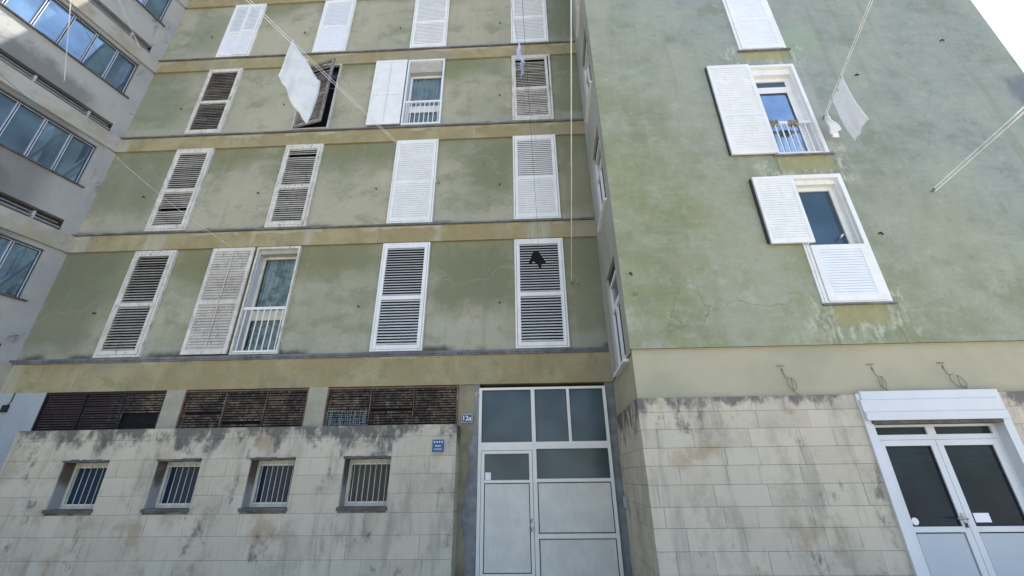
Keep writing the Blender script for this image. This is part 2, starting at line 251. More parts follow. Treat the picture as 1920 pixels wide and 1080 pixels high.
M = dict(
    panel=m_green_panel(), beam=m_beam(), wing=m_wing(), side=m_side(), cream=m_cream(),
    stone=m_stone('limestone_cladding', 2.40, .55), stone_r=m_stone('pale_limestone_cladding', 2.51, .26, .95), mortar=plain('dark_mortar', (.20, .18, .14), .95, .1, var=.6, scale=5),
    grey=m_grey(), greybeam=m_greybeam(), zinc=m_oldpaint('dull_zinc_flashing', (.13, .13, .14), (.20, .20, .215), (.05, .05, .052), .7),
    white=m_oldpaint('chalky_white_paint', (.745, .75, .745), (.80, .80, .795), (.54, .53, .50), .25), bright=m_oldpaint('weathered_bright_white', (.75, .755, .75), (.81, .81, .80), (.53, .52, .48), .28),
    cool=plain('cool_white_plastic', (.76, .79, .84), .4, .4, var=.03),
    old=m_oldpaint('worn_white_paint', (.58, .56, .51), (.68, .66, .61), (.22, .19, .15), .7), oldslat=m_oldpaint('worn_grey_slats', (.52, .49, .44), (.62, .58, .52), (.20, .16, .13), .7),
    brown=m_oldpaint('bare_brown_wood', (.16, .14, .125), (.25, .22, .19), (.50, .48, .44), .6),
    putty=plain('putty_white_frame', (.60, .58, .47), .55, .3, var=.1), reveal=plain('lilac_white_reveal', (.50, .51, .56), .8, .2, var=.08, scale=3),
    soffit=plain('grey_beige_soffit', (.42, .40, .36), .8, .2, var=.1), dirtyreveal=m_reveal(), pier=plain('pale_blue_white_render', (.36, .40, .42), .9, .15, var=.08, scale=2),
    pillar=plain('beige_pillar_render', (.37, .35, .28), .9, .15, var=.12, scale=3), interior=plain('dark_room', (.02, .021, .024), .9, .05),
    gdark=m_glass_dark('dark_window_glass', (.016, .022, .028), .04, 1.6), gnavy=m_glass_dark('navy_window_glass', (.022, .036, .058), .12, 1.3), golive=m_glass_dark('olive_window_glass', (.06, .062, .045), .2, 1.3), gleft=m_glass_dark('sky_reflecting_glass', (.17, .27, .37), .03, 1.8, metal=.6),
    gblue=m_glass_dark('mirror_like_glass', (.42, .52, .62), .02, 1.8, metal=.9), gslate=m_glass_dark('slate_blue_glass', (.07, .11, .14), .06, 1.6, metal=.4),
    gfrost=m_glass_dark('hammered_glass', (.050, .075, .088), .20, 1.42), gwave=m_glass_dark('rippled_shop_glass', (.018, .030, .038), .10, 1.24, .16),
    clear=m_glass_clear(), curtain=m_cloth('pale_net_curtain', (.62, .68, .72), (.50, .56, .62), 3), curtain_d=m_cloth('patterned_lace_curtain', (.56, .66, .68), (.28, .37, .39), 5),
    door=m_oldpaint('scuffed_cream_door_panel', (.63, .61, .55), (.70, .68, .61), (.50, .48, .42), .30), doorframe=plain('white_door_frame', (.76, .745, .68), .45, .4, var=.03),
    gasket=plain('dark_gasket', (.05, .05, .055), .7, .2), shop=plain('cool_white_shopfront', (.64, .66, .68), .5, .35, var=.04, scale=2), shoppanel=plain('blue_grey_door_panel', (.46, .50, .54), .5, .35, var=.04, scale=1.5),
    tile=m_tiles(), rust=m_oldpaint('rusty_iron_frame', (.11, .070, .052), (.17, .10, .07), (.30, .27, .23), .7), iron=plain('pale_iron_bar', (.66, .66, .62), .5, .4, var=.12),
    concrete=plain('bare_grey_plaster', (.245, .25, .25), .95, .1, var=.25, scale=4), brownwall=plain('ochre_brown_render', (.29, .255, .175), .95, .1, var=.2, scale=3),
    ledge=plain('dark_stone_sill', (.115, .105, .105), .8, .2, var=.3), peg=plain('grey_peg', (.55, .55, .56), .7, .2), greysill=plain('grey_stone_sill', (.21, .205, .215), .8, .2, var=.25), rope=plain('pale_rope', (.86, .86, .86), .8, .2), rope_d=plain('dark_wire', (.10, .11, .12), .7, .2), rope_b=plain('blue_rope', (.07, .33, .46), .7, .2),
    steelblue=plain('blue_grey_window_frame', (.44, .49, .58), .4, .5, var=.1), metal=plain('grey_steel', (.36, .37, .38), .4, .5, .7), black=m_cloth('black_fabric', (.018, .019, .022)), sheet=m_cloth('white_sheet_fabric', (.80, .81, .82), (.74, .755, .77), 5), towel=m_cloth('bright_white_towel', (.95, .95, .95), (.92, .92, .92), 5), blueish=m_cloth('pale_lilac_fabric', (.62, .66, .82), (.52, .56, .78)),
    pink=m_cloth('faded_pink_fabric', (.55, .40, .40), (.50, .48, .36), 14), beige=m_cloth('beige_knitted_fabric', (.45, .42, .35), (.34, .33, .28), 20),
    blue=plain('enamel_blue', (.020, .075, .20), .35, .5, var=.05), navy=plain('enamel_navy', (.022, .026, .085), .35, .5, var=.05), signwhite=plain('enamel_white', (.78, .79, .82), .35, .5, var=.02), signedge=plain('lilac_grey_plate', (.34, .34, .42), .5, .4),
    box=plain('dark_plastic', (.02, .021, .024), .5, .4), cable=plain('olive_cable', (.21, .195, .14), .7, .3), paving=plain('pale_courtyard_paving', (.44, .395, .32), .9, .15, var=.2, scale=1.2), roof=plain('gravel_roof', (.3, .29, .27), .95, .1),
    pipe=plain('lilac_grey_pipe', (.40, .39, .42), .5, .4), slot=plain('shade_dark_recess', (.05, .052, .056), .95, .1, var=.3), lavender=plain('grey_wire_mesh', (.30, .33, .33), .6, .3, var=.4, scale=30))  # slot: near-black colour carries the shade of recesses and gaps

# ------------------------------------------------------------------ mesh helpers
WM = {}
class MB:
    def __init__(s): s.v = []; s.f = []; s.mi = []; s.t = []; s.cur = 0; s.tint = .5; s.sm = []
    def face(s, pts, smooth=False):
        i = len(s.v); s.v += [tuple(p) for p in pts]; s.f.append(tuple(range(i, i + len(pts)))); s.mi.append(s.cur); s.t.append(s.tint); s.sm.append(smooth)
    def box(s, x0, x1, y0, y1, z0, z1, T=None):
        p = [Vector((x, y, z)) for x in (x0, x1) for y in (y0, y1) for z in (z0, z1)]
        if T: p = [T @ q for q in p]
        i = len(s.v); s.v += [tuple(q) for q in p]
        for f in ((0, 1, 3, 2), (4, 6, 7, 5), (0, 4, 5, 1), (2, 3, 7, 6), (0, 2, 6, 4), (1, 5, 7, 3)):
            s.f.append(tuple(i + k for k in f)); s.mi.append(s.cur); s.t.append(s.tint); s.sm.append(False)
        return s
    def ring(s, x0, x1, z0, z1, w, y0, y1, wt=None, wb=None):
        wt = w if wt is None else wt; wb = w if wb is None else wb
        s.box(x0, x0 + w, y0, y1, z0, z1); s.box(x1 - w, x1, y0, y1, z0, z1)
        if wt: s.box(x0 + w, x1 - w, y0, y1, z1 - wt, z1)
        if wb: s.box(x0 + w, x1 - w, y0, y1, z0, z0 + wb)
        return s
    def tube(s, pts, r, n=6):
        pts = [Vector(p) for p in pts]; rings = []
        for k, p in enumerate(pts):
            d = (pts[min(k + 1, len(pts) - 1)] - pts[max(k - 1, 0)]).normalized()
            a = d.orthogonal().normalized() if abs(d.z) > .99 else d.cross(Vector((0, 0, 1))).normalized(); b = d.cross(a)
            i = len(s.v); rings.append(i)
            s.v += [tuple(p + (a * math.cos(2 * math.pi * q / n) + b * math.sin(2 * math.pi * q / n)) * r) for q in range(n)]
        for a, b in zip(rings, rings[1:]):
            for q in range(n):
                s.f.append((a + q, a + (q + 1) % n, b + (q + 1) % n, b + q)); s.mi.append(s.cur); s.t.append(s.tint); s.sm.append(True)
        for i in (rings[0], rings[-1]):
            s.f.append(tuple(i + q for q in range(n))); s.mi.append(s.cur); s.t.append(s.tint); s.sm.append(False)
        return s
    def wall(s, x0, x1, z0, z1, y, holes=(), depth=.2):
        xs = sorted({x0, x1, *[h[0] for h in holes], *[h[1] for h in holes]}); zs = sorted({z0, z1, *[h[2] for h in holes], *[h[3] for h in holes]})
        xs = [x for x in xs if x0 <= x <= x1]; zs = [z for z in zs if z0 <= z <= z1]
        for a, b in zip(xs, xs[1:]):
            for c, d in zip(zs, zs[1:]):
                if any(h[0] < (a + b) / 2 < h[1] and h[2] < (c + d) / 2 < h[3] for h in holes): continue
                s.face([(a, y, c), (b, y, c), (b, y, d), (a, y, d)])
        for a, b, c, d in holes:
            e = y + depth
            s.face([(a, y, c), (a, y, d), (a, e, d), (a, e, c)]); s.face([(b, y, c), (b, e, c), (b, e, d), (b, y, d)])
            s.face([(a, y, d), (b, y, d), (b, e, d), (a, e, d)]); s.face([(a, y, c), (a, e, c), (b, e, c), (b, y, c)])
        return s
    def build(s, name, mats, parent=None, F=None):
        """F: world matrix of the mesh's local coordinates"""
        me = bpy.data.meshes.new(name); me.from_pydata(s.v, [], s.f)
        for m in (mats if isinstance(mats, (list, tuple)) else [mats]): me.materials.append(m)
        me.polygons.foreach_set('material_index', s.mi); me.polygons.foreach_set('use_smooth', s.sm)
        a = me.attributes.new('tint', 'FLOAT', 'FACE'); a.data.foreach_set('value', s.t); me.update()
        return place(bpy.data.objects.new(name, me), parent, F)

def place(o, parent=None, F=None):
    F = F or (WM[parent.name] if parent else Matrix()); col.objects.link(o)
    if parent: o.parent = parent; o.matrix_basis = WM[parent.name].inverted() @ F
    else: o.matrix_basis = F
    WM[o.name] = F.copy(); return o
def tag(o, label, cat, group=None, kind=None):
    if label: o['label'] = label
    if cat: o['category'] = cat
    if group: o['group'] = group
    if kind: o['kind'] = kind
    return o
def thing(name, loc, label, cat, group=None):
    return tag(place(bpy.data.objects.new(name, None), None, Matrix.Translation(loc)), label, cat, group)
def copy_tree(o, delta, label=None):
    """a copy of a thing, its parts and their sub-parts, moved by delta"""
    def rec(x, p):
        c = x.copy(); col.objects.link(c)
        if p: c.parent = p
        for ch in [k for k in col.objects if k.parent == x]: rec(ch, c)
        return c
    kids = rec(o, None); kids.location = kids.location + Vector(delta)
    if label: kids['label'] = label
    return kids
def axes(o, x, y, z=(0, 0, 1)):
    x, y, z, o = Vector(x), Vector(y), Vector(z), Vector(o)
    return Matrix(((x.x, y.x, z.x, o.x), (x.y, y.y, z.y, o.y), (x.z, y.z, z.z, o.z), (0, 0, 0, 1)))
T = Matrix.Translation

H_ROOF = 18.9
A_X0, A_X1, A_Y = -10.565, 1.562, 8.0
FL = [3.852, 6.858, 9.845, 12.790]            # foot of each storey's shutters
TOP = [6.330, 9.322, 12.262, 15.170]          # soffit of the beam above it
BEAM = [(3.168, 3.778), (6.358, 6.781), (9.324, 9.743), (12.262, 12.690), (15.185, 15.610)]
COLX = [(-8.870, -7.900), (-6.010, -5.040), (-3.160, -2.105), (-.240, .820)]

# ------------------------------------------------------------------ the ground
g = MB(); g.face([(-150, -150, 0), (150, -150, 0), (150, 150, 0), (-150, 150, 0)]); tag(g.build('ground', M['paving']), None, None, kind='structure')

# ------------------------------------------------------------------ louvred shutters and windows
def slat_angle(e, gap, w, p):
    v = max(-1, min(1, (1 - gap) * p * math.cos(e) / w)); return min(R(88), e + math.asin(v))
def shutter_leaf(w, h, mid, elev, gaps, stile=.075, pitch=.060, th=.036, rail=.085, jitter=0., rod=None, panels=False, seed=1):
    """leaf mesh, local origin at its lower left, front face at y = -th; material 0 frame, 1 slats"""
    r = random.Random(seed); b = MB()
    b.ring(0, w, 0, h, stile, -th, 0, rail, rail)
    zm = h * mid; b.box(stile, w - stile, -th, 0, zm - rail / 2, zm + rail / 2)
    b.cur = 1
    for (z0, z1), gap in zip(((rail, zm - rail / 2), (zm + rail / 2, h - rail)), gaps):
        if panels or gap is None:
            b.box(stile, w - stile, -th + .012, -.008, z0, z1)
            if not panels:                                  # tightly closed slats read as shallow grooves
                n = int((z1 - z0) / pitch)
                for k in range(n):
                    z = z0 + (k + .5) * (z1 - z0) / n; b.box(stile, w - stile, -th + .004, -th + .012, z - pitch * .40, z + pitch * .36)
            continue
        n = int((z1 - z0) / pitch); sw = pitch * 1.12; a = slat_angle(elev, gap, sw, (z1 - z0) / n)
        for k in range(n):
            if jitter and r.random() < jitter * .12: continue
            z = z0 + (k + .5) * (z1 - z0) / n; da = a + (r.random() - .5) * jitter; tl = (r.random() - .5) * jitter * .02
            Tm = T((w / 2, -th / 2, z)) @ Matrix.Rotation(tl, 4, 'Y') @ Matrix.Rotation(da, 4, 'X')
            b.box(-w / 2 + stile, w / 2 - stile, -sw / 2, sw / 2, -.003, .003, Tm)
    if rod is not None:
        b.cur = 0; b.box(w * rod - .008, w * rod + .008, -th - .014, -th - .002, rail * 1.3, h - rail)
    return b

def closed_window(bld, F, w, h, elev, gaps, fm, sm, mid=.465, jitter=0., casing=.035, depth=.17, seed=1, leaves=1, cm=None, label=None, tilt=0., drop=0.):
    """window opening with its shutter closed: window (casing) > shutter, pane (near-black backing)"""
    c = MB().ring(0, w, 0, h, casing, -.012, .06); c.box(casing, w - casing, .05, .06, h - casing - .0, h - casing + .001)
    win = c.build('window', cm or fm, bld, F)
    if label: win['label'] = label
    lw = (w - 2 * casing - .01) / leaves
    for k in range(leaves):
        lf = shutter_leaf(lw - .006, h - 2 * casing - .012, mid if not isinstance(mid, tuple) else mid[k], elev, gaps if leaves == 1 else gaps[k], jitter=jitter, seed=seed + k, stile=.07 if leaves == 1 else .05)
        lf.build('shutter', [fm, sm], win, F @ T((casing + .005 + k * lw + .003, .018 - .02 * (k if leaves > 1 else 0), casing + .006 - drop)) @ Matrix.Rotation(tilt, 4, 'Y'))
    MB().box(casing, w - casing, depth - .02, depth, casing, h - casing).build('pane', M['interior'], win, F)  # near-black sheet instead of glass, so the slat gaps look unlit
    return win

def railing(win, F, w, z0, z1, n, mat, y=.02):
    b = MB(); b.box(.03, w - .03, y - .015, y + .02, z1 - .055, z1); b.box(.03, w - .03, y - .01, y + .015, z0, z0 + .035)
    for k in range(n):
        x = .03 + (k + .5) * (w - .06) / n; b.box(x - .009, x + .009, y - .006, y + .012, z0 + .035, z1 - .055)
    return b.build('railing', mat, win, F)

def curtain(win, F, x0, x1, z0, z1, y, mat, folds=9, seed=3):
    r = random.Random(seed); b = MB(); n = folds * 8; ph = r.random() * 6; pts = []
    for k in range(n + 1):
        u = k / n; a = math.sin(u * folds * 6.283 + ph + 1.2 * math.sin(u * 9)) * .022 + math.sin(u * 17 + ph) * .008
        pts.append((x0 + u * (x1 - x0), y + a))
    for p, q in zip(pts, pts[1:]):
        b.face([(p[0], p[1], z0), (q[0], q[1], z0), (q[0], q[1], z1), (p[0], p[1], z1)], True)
    return b.build('curtain', mat, win, F)

# ================================================================== the green apartment block
blk = thing('apartment_building', (-4.5, 8, 0), 'long mould-stained green apartment block with ochre floor bands and four columns of shuttered windows', 'building')
FA = T((0, A_Y, 0))
OPEN = {(0, 1): (-6.020, -5.030), (2, 2): (-3.125, -2.100)}
for r in range(5):
    z0 = BEAM[r][1]; z1 = BEAM[r + 1][0] if r < 4 else H_ROOF
    holes = [] if r == 4 else [(COLX[c] if (r, c) not in OPEN else OPEN[(r, c)]) + (FL[r], TOP[r]) for c in range(4)]
    MB().wall(A_X0 - .3, A_X1 + .25, z0, z1, .05, holes, .30).build('wall_panel', M['panel'], blk, FA)
    MB().box(A_X0 - .25, A_X1 + .2, .0, .30, *BEAM[r]).build('slab_band', M['beam'], blk, FA)
    zl = BEAM[r][1]; ld = MB(); ld.box(A_X0 - .2, A_X1 + .1, -.045, .055, zl + .003, zl + (.052 if r == 0 else .040))
    if r == 0: ld.box(A_X0 - .2, A_X1 + .1, -.03, .0, zl - .035, zl + .003)
    ld.build('ledge', M['zinc'], blk, FA)
MB().box(A_X0 - .5, A_X1 + .4, .42, .5, 3.0, H_ROOF).box(A_X0 - .5, A_X1 + .4, .0, 6, H_ROOF, H_ROOF + .25).box(A_X0 - .5, A_X1 + .4, .4, .5, 0, 3.0).build('roof', M['interior'], blk, FA)

def ev(r): return math.atan((FL[r] + 1.23 - 1.55) / 8)
def closed(r, c, gaps, fm, sm, **k):
    x0, x1 = COLX[c]; return closed_window(blk, T((x0, A_Y, FL[r])), x1 - x0, TOP[r] - FL[r], ev(r), gaps, M[fm], M[sm], seed=r * 10 + c + 1, **k)
closed(0, 0, (.70, .72), 'old', 'oldslat', jitter=.16, casing=.05, label='worn window with grimy louvred shutter, lowest row at the left end')
closed(0, 2, (.70, .72), 'bright', 'bright'); closed(0, 3, (.72, .68), 'bright', 'bright')
closed(1, 0, (.60, .62), 'old', 'oldslat', jitter=.14, casing=.05); closed(1, 1, (.62, .58), 'old', 'oldslat', jitter=.16, casing=.05)
closed(1, 2, (.12, .10), 'bright', 'bright'); closed(1, 3, (.14, .38), 'bright', 'bright')
closed(2, 0, (.62, .62), 'old', 'brown', jitter=.18, casing=.03); closed(2, 3, (.45, .68), 'old', 'oldslat', jitter=.18, casing=.05, tilt=-.012, drop=.01)
closed(3, 0, ((.12, .28), (.15, .28)), 'bright', 'cool', leaves=2, mid=(.44, .46)); closed(3, 1, (.10, .22), 'bright', 'cool')
closed(3, 2, (.30, .28), 'bright', 'bright'); closed(3, 3, (.30, .28), 'bright', 'bright')

# open French window in the lowest row: grey shutter folded back, lace curtain, low railing
def open_window(r, c, fm, cur, cmat, leafx, leafmats, leafkw, rail_mat, head, nbars, rz):
    x0, x1 = OPEN[(r, c)]; w, h = x1 - x0, TOP[r] - FL[r]; F = T((x0, A_Y, FL[r]))
    win = MB().ring(0, w, 0, h, .04, -.02, .05, .05, .03).build('window', M[fm], blk, F); dp = .07 if r == 0 else .05
    for a, b in ((.04, .055), (w - .055, w - .04)): MB().box(a, b, .05, .20 + dp, .03, h - .05).build('reveal', M['reveal'], win, F)
    MB().box(.055, w - .055, .05, .20 + dp, h - .05 - head, h - .05).build('header', M['soffit'], win, F)
    fr = MB().ring(.055, w - .055, .03, h - .05 - head, .055, .13 + dp, .18 + dp); fr.box(.11, w - .11, .13 + dp, .18 + dp, rz - .20, rz + .02); fr.box(.11, w - .11, .13 + dp, .18 + dp, .085, .15); fr.build('sash', M[cur], win, F)
    q = MB(); q.face([(.10, .155 + dp, .1), (w - .10, .155 + dp, .1), (w - .10, .155 + dp, h - .1 - head), (.10, .155 + dp, h - .1 - head)]); q.build('pane', M['clear'], win, F)
    curtain(win, F, .09, w - .09, .06, h - .06 - head, .205 + dp, M[cmat], 8, r + 3)
    railing(win, F, w, .05, rz + .03, nbars, M[rail_mat])
    a, b = leafx; lf = shutter_leaf(b - a, h - .03, .46, ev(r), **leafkw)
    lf.build('shutter', [M[m] for m in leafmats], win, T((a, A_Y - .02, FL[r] + .012)))
    return win
open_window(0, 1, 'old', 'putty', 'curtain_d', (-7.010, -6.060), ('old', 'oldslat'), dict(gaps=(.16, .14), jitter=.13, rod=.52, seed=40), 'white', .10, 7, 1.0)
open_window(2, 2, 'cool', 'bright', 'curtain', (-4.025, -3.150), ('bright', 'white'), dict(gaps=(None, None), panels=True, rod=.5, seed=41), 'bright', .38, 8, .83)

# dark shutter standing ajar in the third row
x0, x1 = COLX[1]; w, h = x1 - x0, TOP[2] - FL[2]; F = T((x0, A_Y, FL[2]))
win = MB().ring(0, w, 0, h, .04, -.01, .06).build('window', M['old'], blk, F)
MB().box(.04, w - .04, .15, .17, .04, h - .04).build('pane', M['gdark'], win, F)
lf = shutter_leaf(w - .10, h - .09, .44, ev(2), (.35, .45), jitter=.2, seed=77)
lf.build('shutter', [M['brown'], M['brown']], win, F @ T((.05, .0, .03)) @ Matrix.Rotation(R(-14), 4, 'Z'))['label'] = 'bare brown shutter standing ajar behind the white sheet'

# holdback anchors: one small iron stub left of every window column and a few loose bolts
for c, x in enumerate((-9.27, -6.42, -3.53, -.57)):
    for z in (4.85, 7.88, 10.80, 13.74):
        if (z, c) == (4.85, 1): continue
        MB().tube([(x, .052, z), (x, .0, z), (x + .012, -.012, z - .03)], .013, 6).build('shutter_catch', M['box'], blk, FA)
for x, z in ((-7.45, 9.60), (-7.18, 14.41), (.95, 5.25), (1.06, 5.24), (-2.03, 8.0)):
    MB().tube([(x, .05, z), (x, -.02, z + .01)], .022, 6).build('wall_anchor', M['metal'], blk, FA)

# ---- ground floor of the block: plain pier, pillars, vents, stone cladding, barred windows, door
gf = MB(); gf.wall(A_X0 - .5, -9.52, 0, 3.168, 0); gf.build('corner_pier', M['pier'], blk, FA)
VX = [(-9.52, -7.07), (-6.69, -4.235), (-3.87, -1.345)]
for a, b in ((-7.07, -6.69), (-4.235, -3.87)): MB().box(a, b, .0, .25, 2.2, 3.168).build('pillar', M['pillar'], blk, FA)
def vent(i):
    x0, x1 = VX[i]; z0, z1 = 2.30, 3.150; w = x1 - x0
    v = MB().ring(x0, x1, z0, z1, .028, .0, .09, .03, .03).build('ventilation_grille', M['rust' if i else 'box'], blk, FA)
    tw = (w - .06 - .07) / 3; r = random.Random(i + 5)
    for k in range(3):
        a = x0 + .03 + k * (tw + .035); b = a + tw
        if k < 2: MB().box(b + .010, b + .024, .022, .08, z0 + .03, z1 - .03).build('mullion', M['rust' if i else 'box'], v, FA)
        m = MB(); rows = 17; ph = (z1 - z0 - .06) / rows
        for q in range(rows):
            z = z0 + .03 + q * ph
            if i == 0 and k == 2 and 3 <= q <= 8: continue
            if i == 1 and k == 0 and q == 8: continue
            if i == 1 and k == 1 and q == 4: continue
            if i == 2 and k == 1 and q == 8: continue
            if i == 2 and k == 0 and q <= 7: continue
            n = 15; st = (b - a) / n; wob = (r.random() - .5) * .006
            for s_ in range(n):                      # a row of hollow clay pots, each a small wedge
                xa = a + s_ * st; xm = xa + st / 2; xb = xa + st; t0 = z + ph * .26 + wob; t1 = z + ph * .84 + wob; d = .018 + r.random() * .008
                m.tint = r.random()
                m.face([(xa, .05, t0), (xm, .05 - d, t0), (xm, .05 - d, t1), (xa, .05, t1)]); m.face([(xm, .05 - d, t0), (xb, .05, t0), (xb, .05, t1), (xm, .05 - d, t1)])
                m.face([(xa, .05, t0), (xb, .05, t0), (xm, .05 - d, t0)]); m.face([(xa, .05, t1), (xm, .05 - d, t1), (xb, .05, t1)])
        if i == 0 and k == 2: m.box(a - .002, a + .006, .036, .056, z0 + .03, z1 - .03)
        m.build('lattice_panel', M['tile'], v, FA)
        if i == 2 and k == 0:
            m = MB()
            for s_ in range(22):
                xx = a + (s_ + .5) * (b - a) / 22; m.tube([(xx + (r.random() - .5) * .05, .045, z0 + .03), (xx + (r.random() - .5) * .06, .04 + r.random() * .01, z0 + .25), (xx + (r.random() - .5) * .05, .045, z0 + .44)], .006, 4)
            for s_ in range(10):
                zz = z0 + .05 + s_ * .04; m.tube([(a, .04, zz), ((a + b) / 2, .036, zz + (r.random() - .5) * .04), (b, .04, zz)], .005, 4)
            m.build('wire_mesh', M['lavender'], v, FA)
    MB().box(x0 + .03, x1 - .03, .13, .15, z0, z1).build('backing', M['interior'], v, FA)
for i in range(3): vent(i)

def stone_wall(mb, x0, x1, joints, y, holes, r, lmin=.42, lmax=.86, joint=.0038, th=.03):
    """courses of sawn blocks, each block its own proud face, cut round the openings"""
    for z1, z0 in zip(joints, joints[1:]):
        x = x0 - r.random() * .5
        cut = [h for h in holes if h[2] < (z0 + z1) / 2 < h[3]]
        while x < x1:
            e = x + lmin + r.random() * (lmax - lmin); a, b = max(x, x0), min(e, x1); x = e
            if x1 - x < .15: b = x1; x = x1
            segs = [(a, b)]
            for h in cut:
                segs = [q for s0, s1 in segs for q in ((s0, min(s1, h[0])), (max(s0, h[1]), s1)) if q[1] - q[0] > .02]
            mb.tint = r.random()
            for s0, s1 in segs:
                pr = r.random() * .004
                g0 = 0 if s0 in [h[1] for h in cut] else joint / 2; g1 = 0 if s1 in [h[0] for h in cut] else joint / 2
                mb.box(s0 + g0, s1 - g1, y - pr, y + th, z0 + joint / 2, z1 - joint / 2)
JL = [2.405, 2.215, 1.892, 1.616, 1.325, 1.043, .727, .396, .10, -.02]
SW = [(-8.165, -7.345), (-6.470, -5.690), (-4.815, -4.035), (-3.180, -2.380)]
holes = [(a, b, 1.095, 1.895) for a, b in SW]; hole_cut = [(a, b, 1.043, 1.892) for a, b in SW]
st = MB(); stone_wall(st, -9.27, -1.275, JL, -.40, hole_cut, random.Random(3)); st.tint = .35
for q in range(8):                                           # return face beside the door
    st.box(-1.305, -1.276, -.37, .02, JL[q + 1] + .004, JL[q] - .004)
st.box(-9.25, -1.30, -.372, .06, 2.36, 2.400)
st.box(-9.268, -9.24, -.37, .0, 0, 2.39); st.build('stone_cladding', M['stone'], blk, FA)
mt = MB(); mt.wall(-9.25, -1.30, 0, 2.38, -.385, holes, .44); mt.build('stone_backing', M['mortar'], blk, FA)
pj = random.Random(12)
def barred(i):
    a, b = SW[i]; w = b - a; F = T((a, A_Y - .40, 1.095)); h = .80
    win = MB().ring(.0, w, .035, h - .012, .060, .21, .28, .10, .07).build('window', M['putty'], blk, F)
    for a, b in ((.0, .012), (w - .012, w)): MB().box(a, b, .012, .208, .035, h - .015).build('reveal', M['dirtyreveal'], win, F)
    MB().box(.060, w - .060, .25, .26, .09, h - .10).build('pane', M[('gnavy', 'gnavy', 'gnavy', 'golive')[i]], win, F)
    bars = MB()
    for k in range(6 if i < 2 else 7):
        n = 6 if i < 2 else 7; x = .07 + (k + .5) * (w - .14) / n; bars.tube([(x, .185, .065), (x, .185, h - .075)], .0058, 6)
    bars.box(.05, w - .05, .190, .198, .085, .105); bars.box(.05, w - .05, .190, .198, h - .12, h - .10)
    bars.build('window_bars', M['iron'], win, F)
    sl = MB(); sl.box(-.02, w + .015, -.03, .21, -.018, .035); sl.build('sill', M['ledge'], win, F)
    # ragged mortar lintel
    ln = MB(); r = random.Random(30 + i); n = 12
    for k in range(n):
        x = k * w / n - .02; ln.box(x, x + w / n + .01, -.010 - r.random() * .008, .20, h - .030 - r.random() * .008, h - .004 + r.random() * .018)
    ln.build('lintel', M['ledge'], win, F)
    return win
for i in range(4): barred(i)

# strip of old render and bare plaster beside the door
sp = MB(); sp.wall(-1.345, -.94, 0, 3.168, .03); sp.build('door_pier', M['brownwall'], blk, FA)
pa = MB(); r = random.Random(8); n = 34; prev = None
for k in range(n + 1):
    z = k * 3.168 / n; base = -1.03 if z > 2.2 else (-1.10 if z > 1.6 else -1.16 + .04 * math.sin(z * 5)); xl = base + (r.random() - .5) * .07
    if prev: pa.face([(prev[1], .018, prev[0]), (-.94, .018, prev[0]), (-.94, .018, z), (xl, .018, z)]); pa.face([(prev[1], .018, prev[0]), (xl, .018, z), (xl, .03, z), (prev[1], .03, prev[0])])
    prev = (z, xl)
pa.build('plaster_patch', M['concrete'], blk, FA)
MB().wall(1.42, A_X1 + .3, 0, 3.168, .06).build('jamb', M['concrete'], blk, FA)

# entrance door with its overlights
F = T((0, A_Y, 0))
dr = MB().ring(-.945, 1.420, 0, 3.095, .055, .0, .07, .045, .05)
dr.box(.025, .095, .0, .068, .05, 3.050); dr.box(-.89, .025, .0, .07, 1.985, 2.12); dr.box(.095, 1.365, .0, .07, 2.0, 2.12); dr.box(.69, .742, .0, .068, 2.12, 3.05)
dr.box(.095, 1.365, .0, .07, 1.46, 1.515); dr.box(.095, 1.365, .0, .07, .615, .685)
door = dr.build('entrance_door', M['doorframe'], blk, F)
for a, b, c, d in ((-.89, .025, 2.12, 3.05), (.095, .69, 2.12, 3.05), (.742, 1.365, 2.12, 3.05), (.095, 1.365, 1.515, 2.0)):
    MB().ring(a, b, c, d, .008, .028, .05).build('gasket', M['gasket'], door, F)
    MB().box(a + .008, b - .008, .04, .05, c + .008, d - .008).build('pane', M['gfrost'], door, F)
for c, d in ((.685, 1.46), (.05, .615)):
    q = MB().box(.112, 1.348, .024, .06, c + .017, d - .017); q.build('door_panel', M['door'], door, F); MB().box(.095, 1.365, .045, .064, c, d).build('gasket', M['gasket'], door, F)
lf = MB().ring(-.882, .017, .03, 1.977, .055, -.008, .05, .05, .10); lf.box(-.827, -.038, -.008, .05, 1.455, 1.50); leaf = lf.build('door_leaf', M['doorframe'], door, F)
MB().box(-.827, -.038, .022, .03, 1.50, 1.927).build('pane', M['gfrost'], door, F)
MB().box(-.812, -.053, .010, .05, .145, 1.440).build('door_panel', M['door'], door, F); MB().box(-.827, -.038, .03, .056, .13, 1.455).build('gasket', M['gasket'], door, F)
hd = MB().tube([(-.012, -.01, .905), (-.018, -.06, .90), (-.045, -.075, .82), (-.018, -.06, .735), (-.012, -.01, .73)], .010, 8); hd.tube([(.005, -.008, .775), (.005, -.024, .775)], .014, 8); hd.build('handle', M['metal'], door, F)
MB().box(-.812, -.713, .016, .021, 1.505, 1.625).build('sticker', M['signwhite'], door, F)
MB().tube([(-1.0, .0, 2.98), (-.97, -.03, 2.98), (-.96, -.05, 2.95)], .014, 6).box(-1.02, -.95, .0, .02, 2.94, 3.01).build('bell_bracket', M['metal'], blk, FA)

